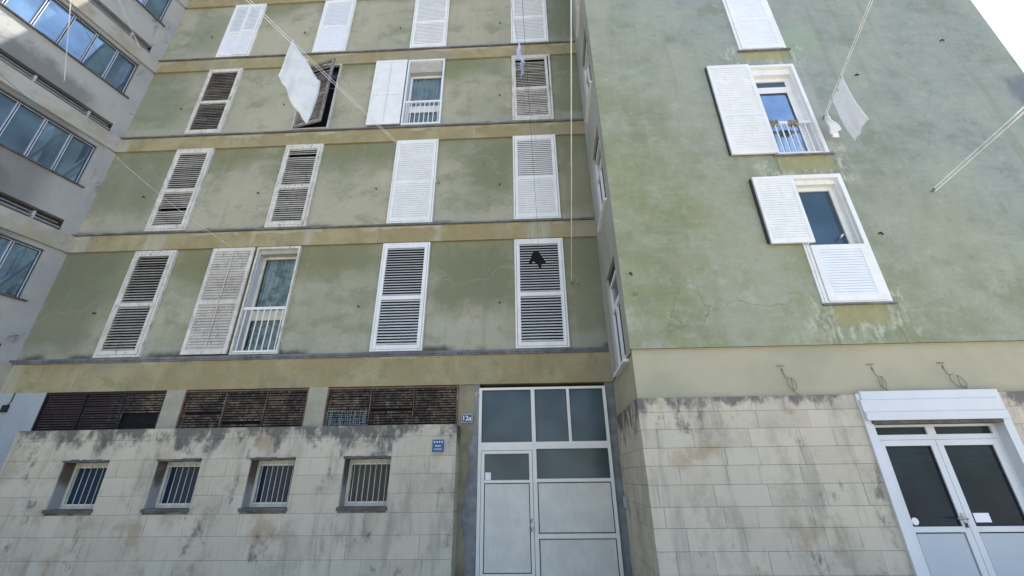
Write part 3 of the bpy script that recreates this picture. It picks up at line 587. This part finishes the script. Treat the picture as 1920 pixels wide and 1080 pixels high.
# ================================================================== the corner block on the right
B_X0, B_X1, B_Y = 1.470, 9.470, 5.934
wg = thing('apartment_building', (5.5, 5.9, 0), 'projecting corner block of mottled grey-green render over a cream band and pale stone base', 'building')
FB = T((0, B_Y, 0)); FC = T((0, B_Y + .03, 0))
WW = [(4.40, 5.335, 3.835, 6.145), (4.435, 5.335, 6.635, 8.865), (4.415, 5.335, 9.31, 11.60)]
MB().wall(B_X0, B_X1, 3.211, H_ROOF, 0, WW, .22).build('wall', M['wing'], wg, FB)
MB().box(B_X0 + .02, B_X1, .022, .3, 3.190, 3.211).build('drip_edge', M['cream'], wg, FB)
FS = axes((A_X1, 8.0, 0), Vector((B_X0 - A_X1, B_Y - 8.0, 0)).normalized(), Vector((-(B_Y - 8.0), B_X0 - A_X1, 0)).normalized())
SL = 2.068
SWN = [(.68, 1.70, z, z + 1.80) for z in (3.16, 6.10, 9.06, 12.02)]
MB().wall(0, SL, 3.211 - .05, H_ROOF, 0, SWN, .22).build('side_wall', M['side'], wg, FS)
q = MB(); q.wall(B_X0 + .02, B_X1, 2.45, 3.20, .03); q.build('cream_band', M['cream'], wg, FB)
q = MB(); q.wall(0, SL - .03, 2.45, 3.18, .02); q.build('cream_band', M['cream'], wg, FS)
q = MB(); q.face([(B_X1, 0, 0), (B_X1, 9, 0), (B_X1, 9, H_ROOF), (B_X1, 0, H_ROOF)]); q.face([(B_X0, 0, H_ROOF), (B_X1, 0, H_ROOF), (B_X1, 9, H_ROOF), (B_X0, 9, H_ROOF)]); q.build('end_wall', M['wing'], wg, FB)
MB().box(B_X0 + .3, B_X1 - .1, .42, .5, .0, H_ROOF - .1).build('interior', M['interior'], wg, FB)
MB().box(.1, SL - .50, .42, .5, 2.6, H_ROOF - .1).build('interior', M['interior'], wg, FS)
JR = [2.515, 2.326, 2.102, 1.871, 1.655, 1.433, 1.184, .955, .712, .47, .23, -.02]
SH0, SH1 = 4.365, 6.205
for a, b, sd_ in ((B_X0, SH0, 21), (SH1, B_X1, 22)):
    st = MB(); stone_wall(st, a, b, JR, 0, (), random.Random(sd_), .38, .74); st.build('stone_cladding', M['stone_r'], wg, FB)
MB().wall(B_X0 + .02, SH0, 0, 2.50, .018).wall(SH1, B_X1, 0, 2.50, .018).box(B_X0 + .025, SH0 - .01, .0185, .2, 2.46, 2.508).box(SH1 + .01, B_X1 - .01, .0185, .2, 2.46, 2.508).build('stone_backing', M['mortar'], wg, FB)
st = MB(); stone_wall(st, 0, SL - .035, JR, -.004, (), random.Random(23), .25, .5); st.build('stone_cladding', M['stone'], wg, FS)
MB().wall(0, SL, 0, 2.50, .016).build('stone_backing', M['mortar'], wg, FS)

def wing_frame(i, fm, wide=.05, two=False):
    a, b, c, d = WW[i]; w, h = b - a, d - c; F = T((a, B_Y, c))
    f = MB().ring(0, w, 0, h, wide, -.03, .04, wide, .02)
    if two: f.ring(-.035, w + .035, -.01, h + .04, .036, -.018, .02, .041, .0)
    win = f.build('window', M[fm], wg, F)
    MB().box(-.05, w + .07, -.05, .05, -.036, -.012).build('sill', M['greysill'], win, F)
    return win, F, w, h
# top window, shutter closed
win, F, w, h = wing_frame(2, 'bright')
lf = shutter_leaf(w - .11, h - .08, .40, R(56), (None, None), stile=.09); lf.build('shutter', [M['bright'], M['cool']], win, F @ T((.055, -.005, .025)))
MB().box(.05, w - .05, .15, .16, .02, h - .05).build('pane', M['gdark'], win, F)
# middle window, shutter folded right back
win, F, w, h = wing_frame(1, 'bright', .06)
for a, b in ((.06, .075), (w - .075, w - .06)): MB().box(a, b, .04, .20, .02, h - .06).build('reveal', M['white'], win, F)
MB().box(.075, w - .075, .04, .20, h - .20, h - .06).build('header', M['white'], win, F)
fr = MB().ring(.075, w - .075, .02, h - .2, .085, .13, .19); fr.box(.16, w - .16, .13, .19, h - .55, h - .44); fr.box(.16, w - .16, .12, .13, h - .60, h - .55); fr.box(w - .20, w - .16, .12, .13, .1, h - .60); fr.build('sash', M['bright'], win, F)
MB().box(.16, w - .16, .155, .165, .1, h - .50).build('pane', M['gblue'], win, F); MB().box(.16, w - .16, .155, .165, h - .48, h - .28).build('pane', M['gslate'], win, F)
railing(win, F, w, .05, .80, 8, M['bright'], .03)
lf = shutter_leaf(.80, h - .01, .42, R(45), (None, None), stile=.06, th=.034); lf.build('shutter', [M['bright'], M['white']], win, T((3.655, B_Y - .035, 6.64)) )
MB().box(0, .03, -.035, -.002, .02, h - .03).build('gap_shade_strip', M['gasket'], win, T((3.632, B_Y, 6.65)))  # dark strip stands in for the shaded gap behind the folded leaf
# lower window, upper leaf open, lower leaf closed
win, F, w, h = wing_frame(0, 'bright', .045, True)
for a, b in ((.045, .06), (w - .06, w - .045)): MB().box(a, b, .04, .20, .02, h - .045).build('reveal', M['white'], win, F)
MB().box(.06, w - .06, .04, .20, h - .13, h - .045).build('header', M['white'], win, F)
fr = MB().ring(.06, w - .06, .02, h - .13, .07, .13, .19); fr.build('sash', M['bright'], win, F)
MB().box(.13, w - .13, .155, .165, .08, h - .2).build('pane', M['gslate'], win, F)
MB().tube([(w - .22, .12, 1.22), (w - .21, .09, 1.22), (w - .27, .085, 1.16)], .012, 6).build('handle', M['signwhite'], win, F)
lf = shutter_leaf(w - .10, .945, .5, R(25), (None, None), stile=.085)
b = MB().ring(0, w - .10, 0, .945, .10, -.036, 0, .09, .10); b.cur = 1; n = 17
for k in range(n):
    z = .10 + (k + .5) * .755 / n; b.box(.10, w - .20, -.03, -.006, z - .0185, z + .0185)
b.box(.10, w - .20, -.012, -.004, .1, .855); b.build('shutter', [M['bright'], M['cool']], win, F @ T((.05, -.012, .02)))
b = MB().ring(0, .665, 0, 1.285, .055, -.036, 0, .06, .06); b.cur = 1; n = 25
for k in range(n):
    z = .06 + (k + .5) * 1.165 / n; b.box(.055, .61, -.031, -.006, z - .0205, z + .0205)
b.box(.055, .61, -.012, -.004, .06, 1.225); b.build('shutter', [M['bright'], M['bright']], win, T((3.855, B_Y - .05, 4.835)))
MB().box(0, .028, -.05, -.004, .02, 1.26).build('gap_shade_strip', M['gasket'], win, T((3.83, B_Y, 4.845)))  # shaded gap behind the open leaf, built as a dark strip
MB().tube([(.03, -.06, 1.0), (.03, -.02, .985)], .018, 6).build('catch', M['signwhite'], win, F)
for x, z in ((1.62, 4.42), (5.60, 5.0), (8.35, 9.35), (6.42, 8.5)):
    MB().tube([(x, .002, z), (x, -.03, z), (x + .01, -.05, z - .05)], .014, 6).build('wall_anchor', M['box'], wg, FB)
tr_ = MB().tube([(1.66 + .035 * math.cos(a / 8 * 6.283), -.004, 4.07 + .028 * math.sin(a / 8 * 6.283)) for a in range(9)], .006, 5); tr_.build('wall_ring', M['concrete'], wg, FB)

# narrow windows on the side face
def side_window(i):
    a, b, c, d = SWN[i]; F = FS @ T((a, 0, c)); w, h = b - a, d - c
    win = MB().ring(0, w, 0, h - .16, .055, .045, .12).box(.055, w - .055, .045, .12, h * .62, h * .62 + .06).build('window', M['bright'], wg, F)
    MB().ring(.06, w - .06, .058, h * .62 - .005, .06, .03, .07).box(w * .46, w * .54, .03, .07, .12, h * .62 - .07).build('sash', M['bright'], win, F)
    MB().box(.055, w - .055, .08, .09, .055, h - .16 - .055).build('pane', M['gslate'], win, F)
    MB().box(.0, w, .05, .16, h - .155, h - .002).build('header', M['slot'], win, F)  # near-black box stands in for the shaded gap above the frame
    MB().box(-.03, w + .05, -.06, .045, -.05, -.004).build('sill', M['white'], win, F)
    return win
for i in range(4): side_window(i)

# glazed shop door with roller box
F = T((SH0, B_Y, 0)); W_ = SH1 - SH0
sf = MB(); sf.box(0, .105, -.035, .12, 0, 2.515); sf.box(W_ - .105, W_, -.035, .12, 0, 2.545); sf.box(.105, W_ - .105, .08, .12, 2.16, 2.5)
shop = sf.build('shop_door', M['shop'], wg, F)
rb = MB()
for z0, z1, y0 in ((2.43, 2.545, -.055), (2.27, 2.43, -.072), (2.165, 2.27, -.092)): rb.box(.05 if z0 > 2.4 else .012, W_ - .09 if z0 > 2.4 else W_ - .05, y0, .10, z0 + .002, z1 - .002)
rb.build('roller_box', M['shop'], shop, F)
MB().box(.09, W_ - .12, -.06, .10, 2.125, 2.165).build('shutter_slot', M['ledge'], shop, F)
x0, x1 = .105, W_ - .105; xm = (x0 + x1) / 2 - .02
fr = MB().ring(x0, x1, 0, 2.15, .06, .10, .17, .055, .04); fr.box(x0 + .06, x1 - .06, .10, .17, 1.935, 2.00); fr.box(xm - .05, xm + .06, .10, .17, 2.0, 2.095); fr.build('door_frame', M['shop'], shop, F)
for a, b in ((x0 + .06, xm - .05), (xm + .06, x1 - .06)): MB().box(a, b, .125, .135, 2.0, 2.095).build('pane', M['gwave'], shop, F)
for k, (a, b) in enumerate(((x0 + .062, xm - .003), (xm + .003, x1 - .062))):
    MB().ring(a, b, .02, 1.932, .075, .085, .15, .07, .09).box(a + .075, b - .075, .085, .15, .885, .945).build('door_leaf', M['shop'], shop, F)
    MB().ring(a + .075, b - .075, .945, 1.862, .008, .10, .13).build('gasket', M['gasket'], shop, F)
    MB().box(a + .083, b - .083, .115, .125, .953, 1.854).build('pane', M['gwave'], shop, F)
    MB().box(a + .09, b - .09, .098, .14, .125, .870).build('door_panel', M['shoppanel'], shop, F)
h_ = MB().box(xm - .055, xm - .02, .075, .085, .93, 1.09); h_.tube([(xm - .037, .08, 1.03), (xm - .037, .03, 1.03), (xm - .16, .02, 1.035)], .011, 8); h_.build('handle', M['metal'], shop, F)
MB().box(xm - .050, xm - .025, .07, .075, .935, .985).build('lock', M['box'], shop, F)
n = 16; q = MB(); q.face([(x0 + .20 + .042 * math.cos(k / n * 6.283), .112, 1.00 + .042 * math.sin(k / n * 6.283)) for k in range(n)]); q.build('sticker', M['signwhite'], shop, F)
MB().box(xm + .115, xm + .30, .108, .113, .985, 1.085).build('sticker', M['signwhite'], shop, F)

# ================================================================== the grey building on the left
LA = R(12.718)
lb = thing('apartment_building', (-10.8, 7.5, 0), 'grey concrete building at the left edge with rows of glazed gallery windows', 'building')
xd = Vector((math.sin(LA), math.cos(LA), 0)); yd = Vector((-math.cos(LA), math.sin(LA), 0))     # along the wall towards the corner, into the wall
FLB = axes((A_X0, A_Y, 0), xd, yd)
LEN = 15.0; T0 = -.33; NB = 10; BW = .487; T1 = T0 - NB * BW
SILL = [2.12, 5.08, 8.04, 11.00, 13.96, 16.92]
for k, s in enumerate(SILL):
    top = s + 1.17; b0 = BEAM[k][0] if k < 5 else 18.13; b1 = BEAM[k][1] if k < 5 else H_ROOF
    lo = SILL[k] - .96 if k else 0
    w_ = MB(); w_.wall(-LEN, .05, lo, s - .035, 0); w_.wall(T0, .05, s - .035, top, 0); w_.wall(-LEN, T1, s - .035, top, 0); w_.box(-LEN, .05, .0, .3, top, b0 - .002)
    w_.face([(T0, 0, s), (T0, 0, top), (T0, .25, top), (T0, .25, s)]); w_.face([(T1, 0, s), (T1, .25, s), (T1, .25, top), (T1, 0, top)]); w_.face([(-LEN, 0, lo), (.05, 0, lo), (.05, .2, lo), (-LEN, .2, lo)])
    w_.build('spandrel_wall', M['grey'], lb, FLB)
    MB().box(-LEN, .03, -.055, .3, b0, b1).build('slab_band', M['greybeam'], lb, FLB)
    MB().box(T1, T0 + .10, -.05, .2, s - .032, s - .002).build('sill', M['ledge'], lb, FLB)
    if k < 5:
        g0, g1 = b1, SILL[k + 1] - .96
        q = MB(); q.wall(-LEN, -.27, g0, g1, .14); q.face([(-.27, .14, g0), (-.27, 0, g0), (-.27, 0, g1), (-.27, .14, g1)]); q.build('pipe_recess', M['slot'], lb, FLB)  # shade of the recess put into its near-black colour
        MB().box(-.27, .05, 0, .2, g0 + .001, g1 + .001).build('recess_stop', M['grey'], lb, FLB)
        pp = MB().tube([(-LEN, .0, g0 + .07), (-.30, .0, g0 + .07)], .034, 8); pp.tube([(-LEN, .03, g0 + .17), (-.34, .03, g0 + .17)], .018, 6)
        for q_ in range(14): pp.box(-.8 - q_ * 1.05, -.76 - q_ * 1.05, -.03, .14, g0 + .02, g0 + .2)
        pp.build('pipe', M['pipe'], lb, FLB)
    F = FLB @ T((0, 0, s)); hh = 1.17
    wf = MB().ring(T1, T0, .0, hh, .03, .09, .14)
    for j in range(1, NB):
        x = T0 - j * BW; wf.box(x - .027, x - .012, .08, .14, .03, hh - .03); wf.box(x + .012, x + .027, .08, .14, .03, hh - .03)
    win = wf.build('window', M['steelblue'], lb, F)
    gk = MB().ring(T1 + .03, T0 - .03, .03, hh - .03, .014, .10, .13)
    for j in range(1, NB): gk.box(T0 - j * BW - .011, T0 - j * BW + .011, .095, .13, .03, hh - .03)
    gk.ring(T1 - .0, T0 + .0, -.0, hh + .0, .012, .06, .089); gk.build('gasket', M['gasket'], win, F)
    for j in range(NB):
        x = T0 - j * BW; r = random.Random(j + 20 * k); a_ = (r.random() - .5) * .012
        MB().face([(x - BW + .034, .118 + a_, .044), (x - .034, .118 - a_, .044), (x - .034, .118 - a_ * .6, hh - .044), (x - BW + .034, .118 + a_ * .6, hh - .044)]) if False else None
        p = MB(); p.face([(x - BW + .034, .118 + a_, .044), (x - .034, .118 - a_, .044), (x - .034, .118 - a_, hh - .044), (x - BW + .034, .118 + a_, hh - .044)]); p.build('pane', M['gleft'], win, F)
MB().box(-LEN, .2, .45, .55, 0, H_ROOF).box(-LEN, .2, 0, 6, H_ROOF, H_ROOF + .2).build('roof', M['roof'], lb, FLB)
MB().tube([(-.25, -.01, 4.30), (-.25, -.05, 4.30), (-.12, -.06, 4.33)], .012, 6).build('wall_anchor', M['metal'], lb, FLB)

# ================================================================== signs and small fittings
def text(body, size, name, mat, parent, F, align='CENTER', off=(0, 0)):
    c = bpy.data.curves.new(name, 'FONT'); c.body = body; c.size = size; c.align_x = align; c.align_y = 'CENTER'; c.extrude = .0015; c.offset = size * .018
    tmp = bpy.data.objects.new(name, c); col.objects.link(tmp); dg = bpy.context.evaluated_depsgraph_get()
    me = bpy.data.meshes.new_from_object(tmp.evaluated_get(dg)); bpy.data.objects.remove(tmp); me.materials.clear(); me.materials.append(mat)
    return place(bpy.data.objects.new(name, me), parent, F @ T((off[0], 0, off[1])) @ Matrix.Rotation(R(90), 4, 'X'))
F = T((-1.162, 8.012, 2.547))
s = MB().box(-.105, .105, -.014, .0, -.082, .082).build('house_number_sign', M['signedge'], None, F)
tag(s, 'small dark blue house number plate reading 12a beside the entrance door', 'sign')
MB().box(-.088, .078, -.017, -.0145, -.062, .058).build('plate_face', M['navy'], s, F); text('12a', .118, 'house_number', M['signwhite'], s, F @ T((-.005, -.0195, -.004)))
F = T((-1.578, 7.578, 2.048))
s = MB().box(-.108, .108, -.012, .016, -.108, .108).build('wall_plaque', M['signwhite'], None, F); tag(s, 'square blue plaque with four white stars on the stone wall', 'sign')
MB().box(-.104, .104, -.0145, -.0125, -.104, .104).build('plate_face', M['blue'], s, F)
def star(x, z, r_): return [(x + (r_ if k % 2 == 0 else r_ * .42) * math.sin(k * math.pi / 5), -.016, z + (r_ if k % 2 == 0 else r_ * .42) * math.cos(k * math.pi / 5)) for k in range(10)]
for k in range(4):
    b = MB(); b.face(star(-.066 + k * .044, .062, .019)); b.build('star', M['signwhite'], s, F)
b = MB()
for k, (wd, hg) in enumerate(((.014, .026), (.005, .018), (.014, .016), (.012, .016), (.012, .016), (.006, .024))): b.box(-.046 + k * .0165, -.046 + k * .0165 + wd, -.0158, -.0148, -.012, -.012 + hg)
for k in range(11): b.box(-.066 + k * .0122, -.066 + k * .0122 + .008, -.0158, -.0148, -.060, -.060 + (.011 if k % 3 else .014))
b.build('small_print', M['signwhite'], s, F)
F = FS @ T((.235, -.012, 1.155))
s = MB().box(-.11, .11, -.035, .0, -.10, .10).build('intercom', M['metal'], None, F); tag(s, 'narrow grey intercom panel on the stone side wall right of the entrance door', 'intercom')
b = MB()
for k in range(5): b.box(-.07, -.02, -.039, -.035, -.07 + k * .03, -.053 + k * .03); b.box(.02, .07, -.039, -.035, -.07 + k * .03, -.053 + k * .03)
b.build('button', M['signwhite'], s, F); MB().box(-.03, .03, -.039, -.0355, -.095, -.078).build('speaker_slot', M['box'], s, F)
F = T((-10.21, 7.998, 2.87)); s = MB().box(-.05, .05, -.05, .0, -.065, .065).box(-.06, .06, -.06, -.05, -.075, -.055).build('junction_box', M['box'], None, F)
tag(s, 'small black box fixed high on the pale pier in the lower left corner', 'box'); MB().tube([(.02, -.02, .065), (.05, -.02, .13), (.04, -.01, .30)], .008, 5).build('cable', M['box'], s, F)

# loose cable loops on the cream band
for i, (x, z1, z0, lab, sw) in enumerate(((3.53, 2.93, 2.53, 'leftmost looped cable on the cream band, above bare stone', .05), (4.75, 2.925, 2.56, 'middle looped cable on the cream band, above the left end of the roller box', .02), (5.70, 2.925, 2.575, 'rightmost looped cable on the cream band, the widest loop', .11))):
    F = T((x, B_Y + .03, 0)); pts = [(0, -.012, z1 - .03), (.005, -.012, z1 - .11), (.02, -.02, z1 - .17)]
    for k in range(13):
        a = k / 12 * 6.283 * .92 + 1.9; pts.append((.05 + sw * .5 + (.03 + sw * .55) * math.cos(a), -.025, z1 - .255 + .085 * math.sin(a) - (sw * .6) * math.cos(a) * .6))
    pts += [(.03 + sw * .8, -.02, z0 + .04), (.09 + sw, -.012, z0 - .005)]
    s = MB().tube(pts, .0042, 5).build('cable', M['cable'], None, F); tag(s, lab, 'cable', 'loose cable loops on the cream band')
    MB().box(-.055, .04, -.012, -.001, z1 - .008, z1 + .004).box(-.006, .010, -.012, -.001, z1 - .075, z1 - .055).build('clip', M['cable'], s, F)

# ================================================================== clotheslines
def sag_pts(a, b, sag, n=14):
    a, b = Vector(a), Vector(b); return [a.lerp(b, k / n) - Vector((0, 0, sag * 4 * (k / n) * (1 - k / n))) for k in range(n + 1)]
def line(a, b, sag, lab, r=.0045, two=.05, mat='rope', pulley=True):
    a, b = Vector(a), Vector(b); o = thing('clothesline', a, lab, 'clothesline', 'clotheslines strung across the courtyard')
    ofs = (0, two) if two else (0,)
    for k, f in enumerate(ofs):
        MB().tube([p + Vector((0, 0, -f)) for p in sag_pts(a, b, sag * (1 + .12 * k))], r, 5).build('rope', M[mat], o, Matrix())
    if pulley:
        d = (b - a).normalized(); q = MB(); n = 10; c = a - Vector((0, 0, two / 2))
        for s0, s1, rr in ((-.012, -.004, .032), (-.004, .004, .024), (.004, .012, .032)): q.tube([c + Vector((s0, 0, 0)), c + Vector((s1, 0, 0))], rr, 12)
        q.build('pulley', M['metal'], o, Matrix()); MB().tube([c, c - d * .05 + Vector((0, .03, 0))], .008, 5).build('hook', M['metal'], o, Matrix())
    return o
def ext(a, b, L): a, b = Vector(a), Vector(b); return a + (b - a).normalized() * L
L1a = Vector((-2.03, 7.94, 7.97)); L1b = ext(L1a, (-3.887, 3.706, 7.97), 12.5)
line(L1a, L1b, .06, 'long white double clothesline carrying the large white sheet at upper left', .0042)
L2a = Vector((5.47, 5.88, 7.446)); L2b = ext(L2a, (4.797, 3.816, 7.446), 12)
line(L2a, L2b, .04, 'white double clothesline from the open window of the corner block, carrying the long towel', .0050)
L3a = Vector((6.71, 5.88, 5.785)); L3b = ext(L3a, (6.379, 4.173, 5.785), 12)
line(L3a, L3b, .04, 'thick white double clothesline at the right edge, nothing hung on it', .0085, .055)
L4a = Vector((.94, 7.93, 5.244)); L4b = ext(L4a, (.444, 2.264, 5.244), 12)
line(L4a, L4b, .03, 'pale clothesline rising straight up beside the edge of the corner block', .0055, .03)
L5a = Vector((-6.56, 7.93, 6.30)); L5b = Vector((-10.60, 7.75, 9.32))
line(L5a, L5b, .10, 'thin pale line slanting from the left corner to the folded grey shutter', .0028, 0, 'rope', False)
L6a = Vector((-10.95, 6.10, 9.40)); L6b = ext(L6a, (-8.421, 4.274, 7.9), 11); L6b = Vector((-4.5, -3.0, 6.9))
def lw(t, z, off=.03): p = FLB @ Vector((-t, -off, z)); return p
line(lw(1.55, 9.25), lw(1.55, 9.25) + Vector((3.1, -8.5, -1.0)), .1, 'blue rope at the left edge below the sunlit wall', .0065, 0, 'rope_b', False)
line(lw(1.42, 10.28), lw(1.42, 10.28) + (lw(2.27, 11.98) - lw(1.42, 10.28)) * .62 + Vector((2.4, -2.6, 2.2)), .02, 'white double line crossing the large left gallery window', .0036, .05, 'rope', False)
line(lw(.50, 12.64), lw(.50, 12.64) + Vector((2.2, -6.4, 1.2)), .05, 'thin pale line from the top left corner of the green block', .0034, .04, 'rope', False)
line(lw(1.02, 11.40), lw(1.02, 11.40) + Vector((1.8, -6.0, 1.6)), .05, 'dark wire crossing the left gallery windows', .0045, 0, 'rope_d', False)
L7a = Vector((-.02, 7.9, 9.02)); line(Vector((.30, 7.93, 5.72)), Vector((-.25, -3.5, 5.40)), .05, 'very thin line in front of the bright shutter, carrying the black garment', .0022, 0, 'rope_d', False)
line(Vector((.35, 7.93, 9.0)), ext((.35, 7.93, 9.0), (-.03, 5.25, 9.0), 11), .05, 'very thin line high up, carrying the small lilac cloth', .0022, 0, 'rope_d', False)

# ================================================================== laundry
def cloth(name, tl, tr, drop_l, drop_r, mat, lab, cat, nu=14, nv=16, wave=.03, seed=2, th=.004, lean=(0, 0, 0), hem=False):
    r = random.Random(seed); tl, tr = Vector(tl), Vector(tr); ax = (tr - tl); nrm = Vector((-ax.y, ax.x, 0)).normalized(); b = MB(); P = []; ph = [r.random() * 6 for _ in range(4)]
    for j in range(nv + 1):
        v = j / nv; row = []
        for i in range(nu + 1):
            u = i / nu; top = tl + ax * u - Vector((0, 0, .012 * math.sin(u * 9 + ph[0])))
            d = drop_l + (drop_r - drop_l) * u
            wv = wave * (.25 + .75 * v ** .8) * (math.sin(u * 7 + ph[1] + v * 2) + .5 * math.sin(u * 15 + ph[2] - v * 3) + .3 * math.sin(v * 9 + ph[3]) + .35 * math.sin(u * 27 + ph[0] + v * 1.5) * (1 - .5 * v))
            row.append(top - Vector((0, 0, d * v)) + nrm * wv + Vector(lean) * v * v + ax * (.03 * math.sin(v * 5 + ph[0]) * (u - .5)))
        P.append(row)
    c0 = tl.copy()
    for j in range(nv):
        for i in range(nu): b.face([P[j][i] - c0, P[j + 1][i] - c0, P[j + 1][i + 1] - c0, P[j][i + 1] - c0], True)
    # weld the grid so that it shades smoothly
    import bmesh
    o = b.build(name, M[mat], None, T(c0)); bm = bmesh.new(); bm.from_mesh(o.data); bmesh.ops.remove_doubles(bm, verts=bm.verts, dist=1e-5); bm.to_mesh(o.data); bm.free()
    sd = o.modifiers.new('cloth_thickness', 'SOLIDIFY'); sd.thickness = th
    if hem:
        q = MB(); q.tube([Vector(p) - c0 for p in P[-1]], th * 1.3, 5); q.build('hem', M[mat], o, T(c0))
    for u in (.04, .5, .96) if nu > 12 else (.5,):
        p = P[0][round(u * nu)] - c0; q = MB(); q.box(-.008, .008, -.014, .014, -.055, .028, T(p)); q.build('clothes_peg', M['peg'], o, T(c0))
    return tag(o, lab, cat)
def on(a, b, y, dz=-.05): t = (y - a.y) / (b.y - a.y); p = a.lerp(b, t); return p + Vector((0, 0, dz))
cloth('bed_sheet', (-3.277, 4.75, 7.447), (-3.625, 4.31, 7.965),   .90, .82, 'sheet', 'large white sheet hanging from the line in front of the dark half-open shutter', 'sheet', nu=26, nv=26, wave=.034, lean=(-.06, 0, 0), hem=True)
cloth('towel', on(L2a, L2b, 5.47), on(L2a, L2b, 4.97), 1.05, 1.10, 'towel', 'long narrow white towel hanging right of the open window of the corner block', 'towel', nu=20, nv=24, wave=.012, seed=5, hem=True, lean=(-.08, -.14, 0))
cloth('hand_cloth', on(L2a, L2b, 5.86), on(L2a, L2b, 5.70), .52, .46, 'towel', 'small crumpled white cloth hanging beside the long towel', 'cloth', 12, 14, .06, 6)
p = Vector((-.03, 5.25, 9.0)); a7 = Vector((.35, 7.93, 9.0)); d7 = (p - a7).normalized()
cloth('small_cloth', p - d7 * .62 + Vector((0, 0, -.06)), p - d7 * .02, .20, .34, 'blueish', 'small lilac cloth seen edge on, hanging high in front of the slatted shutter', 'cloth', 10, 10, .05, 9)
# black garment: two cups and straps, hung by its middle
b = MB(); P0 = Vector((.21, 7.0, 5.44))
def pan(pts, th=.02):
    f = [Vector((x, -th, z)) for x, z in pts]; k = [Vector((x, th, z)) for x, z in pts]; b.face(f); b.face(list(reversed(k)))
    for i in range(len(pts)): j = (i + 1) % len(pts); b.face([f[i], k[i], k[j], f[j]])
pan([(-.045, .02), (.0, .03), (.05, -.02), (.11, -.13), (.165, -.22), (.16, -.25), (.09, -.25), (.075, -.33), (.035, -.33), (.03, -.27), (-.04, -.21), (-.03, -.195), (-.085, -.20), (-.155, -.245), (-.14, -.20), (-.105, -.12), (-.085, -.04)])
pan([(-.155, -.245), (-.10, -.255), (-.085, -.20), (-.14, -.20)], .014)
tag(b.build('garment', M['black'], None, T(P0)), 'small black garment hanging in front of the lowest bright white shutter', 'garment')
# cloths laid over the window rail of the corner block
def drape(x0, x1, z, y, dl, mat, name, lab, seed):
    r = random.Random(seed); b = MB(); n = 10; m = 9; G = []
    for i in range(n + 1):
        row = []
        for j in range(m + 1):
            s_ = j / m * 2 - 1; drop = dl * max(0, abs(s_) - .2) / .8 * (1 + .25 * math.sin(i * 1.7 + seed)); rr = .035 + .01 * math.sin(i * 2.3)
            row.append((x0 + (x1 - x0) * i / n + .012 * math.sin(j * 2 + i), y - rr * (1 if s_ < 0 else -1) * min(1, abs(s_) / .2) * .9 + .006 * math.sin(i * 3 + j), z + .018 - drop))
        G.append(row)
    for i in range(n):
        for j in range(m): b.face([G[i][j], G[i + 1][j], G[i + 1][j + 1], G[i][j + 1]], True)
    o = b.build(name, M[mat], None, Matrix()); sd = o.modifiers.new('cloth_thickness', 'SOLIDIFY'); sd.thickness = .012; return tag(o, lab, 'cloth')
drape(4.86, 5.04, 7.435, B_Y + .032, .12, 'pink', 'small_cloth', 'faded pink cloth laid over the white railing of the corner block window', 2)
drape(4.52, 4.68, 7.45, B_Y + .032, .10, 'beige', 'small_cloth', 'beige knitted cloth bunched over the railing next to the folded shutter', 4)
